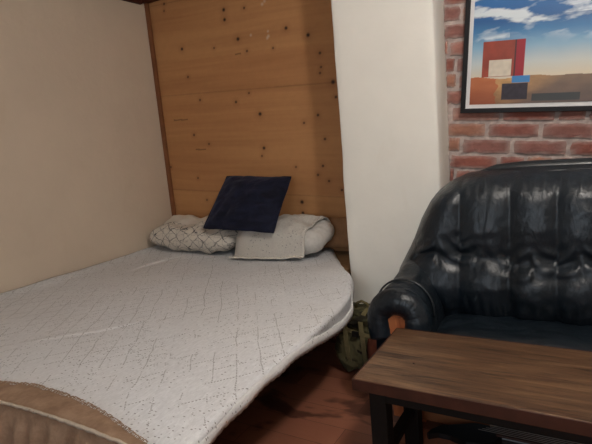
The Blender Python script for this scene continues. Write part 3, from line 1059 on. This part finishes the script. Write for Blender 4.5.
NY0, NY1, NZ = 1.705, 1.770, .095
extrude('headstock', [(-.330, 1.762), (-.352, 1.766), (-.374, 1.757), (-.395, 1.736), (-.43, 1.722), (-.468, 1.702), (-.492, 1.668), (-.500, 1.640), (-.492, 1.632), (-.46, 1.655), (-.42, 1.655), (-.36, 1.635), (-.31, 1.640), (-.27, 1.668), (-.25, 1.700), (-.25, 1.768)], .065, .088, M['guitar_black'], gt)
adopt(box('neck', -.255, .42, NY0, NY1, .060, NZ - .006, M['guitar_black'], .006), gt)
adopt(box('fretboard', -.27, .44, NY0, NY1, NZ - .006, NZ, M['fretboard'], .001), gt)
adopt(box('binding', -.30, .44, NY1 - .003, NY1 + .004, NZ - .010, NZ + .001, M['binding'], .001), gt)
for k in range(6):
    y = NY0 + .006 + (NY1 - NY0 - .014) * k / 5
    v, f = tube([(-.33 + .012 * k, y, NZ + .004), (.9, y, NZ + .006)], .0011, 6)
    adopt(link_mesh('string', v, f, M['steel']), gt)
def guitar_body():
    out = []
    for k in range(64):
        a = 2 * pi * k / 64
        x = .74 + .22 * cos(a)
        wid = .105 + .022 * cos(2 * a) - .018 * exp(-((cos(a) + .1) / .3) ** 2)
        out.append((x, 1.665 + wid * sin(a)))
    extrude('body', out, .03, .085, M['guitar_black'], gt, .01)
    adopt(box('bridge', .80, .82, 1.69, 1.78, .085, .103, M['steel'], .002), gt)
guitar_body()
adopt(box('rest_foot', .60, .86, 1.60, 1.72, 0, .031, M['guitar_black'], .004), gt)

# ------------------------------------------------------------------ backpack
M['olive'] = None
def camo():
    m = NT('olive_camouflage', .85, (.05, .06, .03), .25)
    a = m.noise(m.coord(), 9, 3, .5, .6); b = m.noise(m.coord(loc=(3, 1, 2)), 13, 3, .5, .6); w = m.noise(m.coord(), 160, 2)
    c = m.ramp(a, [(.42, lin((64, 62, 42))), (.50, lin((98, 92, 64)))])
    c = m.mix(m.ramp(b, [(.54, (0, 0, 0)), (.60, (1, 1, 1))]), c, lin((44, 40, 30)))
    m.color(c); m.bump(w, .4, .004); return m.m
M['olive'] = camo()
M['strap'] = plain('tan_webbing', lin((112, 102, 70)), .8, .3, var=.15, scale=60, bump=.3)
M['rust'] = plain('rust_red_fabric', lin((120, 66, 48)), .85, .2, var=.2, scale=20)
bk = empty('backpack', (-.98, 2.23, 0), 'olive camouflage backpack slumped on the floor between the bed and the sofa arm', 'backpack')
def blob(name, c, h, mat, root, ex=3.0, wr=.01, seed=0, n=48, taper=0.0, lean=0.0):
    V = []; F = []
    m = n // 2
    for j in range(m + 1):
        ph = -pi / 2 + pi * j / m
        for i in range(n):
            th = 2 * pi * i / n
            s = lambda q: math.copysign(abs(q) ** (2 / ex), q)
            x, y, z = s(cos(ph)) * s(cos(th)), s(cos(ph)) * s(sin(th)), s(sin(ph))
            k = 1 - taper * (z * .5 + .5)
            w = 1 + wr / min(h) * fbm(x * 2 + seed, y * 2, z * 2.5, 4)
            V.append((c[0] + x * h[0] * k * w + lean * (z * .5 + .5), c[1] + y * h[1] * k * w, max(.002, c[2] + z * h[2] * w)))
    for j in range(m):
        for i in range(n):
            a = j * n + i; b = j * n + (i + 1) % n
            F.append((a, b, b + n, a + n))
    o = link_mesh(name, V, F, mat); adopt(o, root); return o
blob('bag_body', (-.985, 2.225, .155), (.125, .105, .152), M['olive'], bk, 2.8, .012, 3, taper=.18)
blob('top_flap', (-.975, 2.215, .285), (.112, .100, .040), M['olive'], bk, 2.6, .010, 8)
blob('front_pocket', (-1.01, 2.125, .125), (.085, .035, .095), M['olive'], bk, 3.0, .008, 12)
rp = blob('side_pocket', (-.885, 2.130, .13), (.040, .040, .10), M['rust'], bk, 2.8, .006, 20); rp['label'] = 'rust red side pocket'
def ribbon(name, pts, w, t, mat, root, side=Vector((1, 0, 0))):
    V = []; F = []
    pts = [Vector(p) for p in pts]
    for i, p in enumerate(pts):
        a = pts[max(0, i - 1)]; b = pts[min(len(pts) - 1, i + 1)]
        tg = (b - a).normalized(); s = (side - tg * side.dot(tg)).normalized(); nn = tg.cross(s)
        for (q, r) in ((-1, -1), (1, -1), (1, 1), (-1, 1)): V.append(p + s * q * w / 2 + nn * r * t / 2)
    for i in range(len(pts) - 1):
        for k in range(4):
            a = i * 4 + k; b = i * 4 + (k + 1) % 4; F.append((a, b, b + 4, a + 4))
    F += [(3, 2, 1, 0), tuple((len(pts) - 1) * 4 + k for k in range(4))]
    o = link_mesh(name, V, F, mat, None, False); adopt(o, root); return o
for x in (-1.035, -.945):
    ribbon('strap', [(x + .005, 2.20, .330), (x, 2.145, .318), (x - .006, 2.112, .285), (x + .004, 2.098, .24), (x + .012, 2.086, .19), (x + .018, 2.084, .12), (x + .02, 2.10, .05)], .024, .004, M['strap'], bk)
ribbon('strap', [(-1.10, 2.165, .24), (-1.06, 2.115, .25), (-1.0, 2.090, .245), (-.94, 2.088, .235), (-.88, 2.100, .22), (-.862, 2.15, .21)], .018, .004, M['strap'], bk, Vector((0, 0, 1)))
bkl = box('buckle', -.985, -.950, 2.072, 2.084, .222, .250, M['dark_metal'], .002); adopt(bkl, bk)
v, f = tube([(-1.02, 2.22, .318), (-1.01, 2.22, .345), (-.985, 2.22, .356), (-.955, 2.22, .345), (-.945, 2.22, .318)], .007, 8)
adopt(link_mesh('handle', v, f, M['strap']), bk)

# ------------------------------------------------------------------ framed picture
pic = empty('framed_picture', (-.528, YBR - .022, 1.256), 'black framed landscape print with a white mat hung on the brick wall', 'picture')
pic.rotation_euler = (0, radians(4.7), 0)
PW, PH = .98, .70
FW, MW, D = .0215, .018, .024
M['frame_black'] = plain('black_frame', (.008, .007, .008), .5, .25)
M['mat_white'] = plain('white_mat', (.72, .72, .72), .7, .2, var=.03)
bm = bmesh.new()
for (a, b, c, d) in ((0, PW, 0, FW), (0, PW, PH - FW, PH), (0, FW, FW, PH - FW), (PW - FW, PW, FW, PH - FW)):
    bm_box(bm, a, b, -D, 0, c, d, .002)
link_bm('frame', bm, M['frame_black'], pic, False)
link_bm('mat_board', (lambda bm: (bm_box(bm, FW - .002, PW - FW + .002, -.012, -.006, FW - .002, PH - FW + .002), bm)[1])(bmesh.new()), M['mat_white'], pic, False)
def painting():
    # plain landscape: clouds, hazy horizon, ochre ground and simple blocks of colour
    X0, X1, Z0, Z1 = FW + MW, PW - FW - MW, FW + MW, PH - FW - MW
    nx, nz = 420, 290
    V = []; C = np.zeros((nx * nz, 3))
    L = lambda *c: np.array(lin(c))
    k = 0
    for j in range(nz):
        z = Z0 + (Z1 - Z0) * j / (nz - 1)
        for i in range(nx):
            x = X0 + (X1 - X0) * i / (nx - 1)
            hz = .158 + .012 * ns(x * 8, 1)          # horizon height
            if z > hz:
                t = (z - hz)
                c = L(214, 200, 176) if t < .02 else None
                stops = [(0, L(206, 196, 176)), (.06, L(190, 200, 200)), (.13, L(130, 170, 196)), (.20, L(62, 118, 166)), (.25, L(34, 88, 142)), (.32, L(40, 100, 160)), (.5, L(60, 115, 170))]
                xs = [s[0] for s in stops]
                c = np.array([np.interp(t, xs, [s[1][q] for s in stops]) for q in range(3)])
                warm = max(0, min(1, (x - .1) * 2.0)) * max(0, 1 - t / .16)
                c = c * (1 - .5 * warm) + L(222, 204, 172) * .5 * warm
                cl = fbm(x * 7 + 2, (z - .1 * x) * 20, 3, 5)
                band = exp(-((z - .385 - .02 * sin(x * 9)) / .045) ** 2) + .75 * exp(-((z - .335 - .10 * (x - .12)) / .010) ** 2) * (x < .2) + (z > .415) * .8
                w = max(0, min(.9, (cl + .12) * 2.2)) * min(1, band)
                c = c * (1 - w) + L(222, 230, 232) * w
            else:
                t = (hz - z) / .12
                g = fbm(x * 12, z * 30, 8, 4)
                a = L(196, 152, 98) * (1 - t) + L(120, 86, 60) * t
                a = a * (1 + .35 * g)
                rt = max(0, min(1, (x - .17 - .10 * (1 - t)) * 6))       # grey slope on the right
                a = a * (1 - .75 * rt) + L(82, 76, 78) * .75 * rt
                if x < .155 + .02 * g: a = a * .25 + L(176, 84, 46) * (1 - .35 * t) * .75
                c = a
            # plain blocks
            if .088 < x < .268 and .163 < z < .322:
                c = L(140, 58, 40) * (1 + .25 * fbm(x * 20, z * 20, 2)) if x < .232 else L(146, 28, 40)
                if .118 < x < .215 and .166 < z < .238: c = L(206, 196, 178) * (1 + .15 * ns(x * 50, z * 50))
                if .226 < x <= .232: c = L(70, 36, 34)
            if .180 < x < .290 and .058 < z < .130: c = L(42, 34, 44) * (1 + .5 * ns(x * 60, z * 60))
            if .222 < x < .296 and .132 < z < .164: c = L(60, 126, 184)
            if .310 < x < .500 and .050 < z < .082: c = L(56, 58, 58)
            C[k] = np.clip(c, 0, 1); k += 1
            V.append((x, -.0135, z))
    o = link_mesh('print', V, grid_faces(nx, nz), None, pic, False)
    m = NT('print_paper', .45, (.5, .5, .5), .4)
    a = m.n.new('ShaderNodeVertexColor'); a.layer_name = 'Col'; m.color(a.outputs['Color'])
    o.data.materials.append(m.m); set_colors(o, C)
    s = o.modifiers.new('t', 'SOLIDIFY'); s.thickness = .001; s.offset = 1 
painting()

# ------------------------------------------------------------------ light
lamp = empty('ceiling_lamp', (.20, .96, ZC), 'round white glass ceiling lamp', 'lamp')
def lamp_parts():
    bm = bmesh.new(); bmesh.ops.create_cone(bm, cap_ends=True, segments=32, radius1=.07, radius2=.07, depth=.03)
    for v in bm.verts: v.co += Vector((0, 0, -.015))
    link_bm('ceiling_plate', bm, M['mat_white'], lamp, False)
    bm = bmesh.new(); bmesh.ops.create_uvsphere(bm, u_segments=32, v_segments=20, radius=.10)
    for v in bm.verts: v.co += Vector((0, 0, -.24))
    g = NT('glowing_glass', .4, (.8, .8, .8))
    g.b.inputs['Emission Color'].default_value = (1, .945, .895, 1); g.b.inputs['Emission Strength'].default_value = 140
    link_bm('globe', bm, g.m, lamp)
    v, f = tube([(0, 0, -.02), (0, 0, -.15)], .008, 8); o = link_mesh('stem', v, f, M['mat_white']); o.parent = lamp
lamp_parts()

def area(name, loc, size, energy, color, target):
    d = bpy.data.lights.new(name, 'AREA'); d.shape = 'RECTANGLE'; d.size, d.size_y = size; d.energy = energy; d.color = color
    o = bpy.data.objects.new(name, d); COL.objects.link(o); o.location = loc
    o.rotation_euler = (Vector(target) - Vector(loc)).to_track_quat('-Z', 'Y').to_euler()
    return o
# added cool fill light, set in the made-up window behind the viewer
area('cool_fill_light', ((WX0 + WX1) / 2, YF + .01, (WZ0 + WZ1) / 2), (1.5, 1.0), 20, (.80, .90, 1.0), ((WX0 + WX1) / 2, 2, 1.1))

w = bpy.data.worlds.new('world'); scene.world = w; w.use_nodes = True
w.node_tree.nodes['Background'].inputs['Color'].default_value = (.75, .85, 1, 1)
w.node_tree.nodes['Background'].inputs['Strength'].default_value = .5

scene.view_settings.view_transform = 'Standard'
scene.view_settings.look = 'None'
scene.view_settings.exposure = 0.0
scene.view_settings.gamma = 1.0
scene.view_settings.use_curve_mapping = False
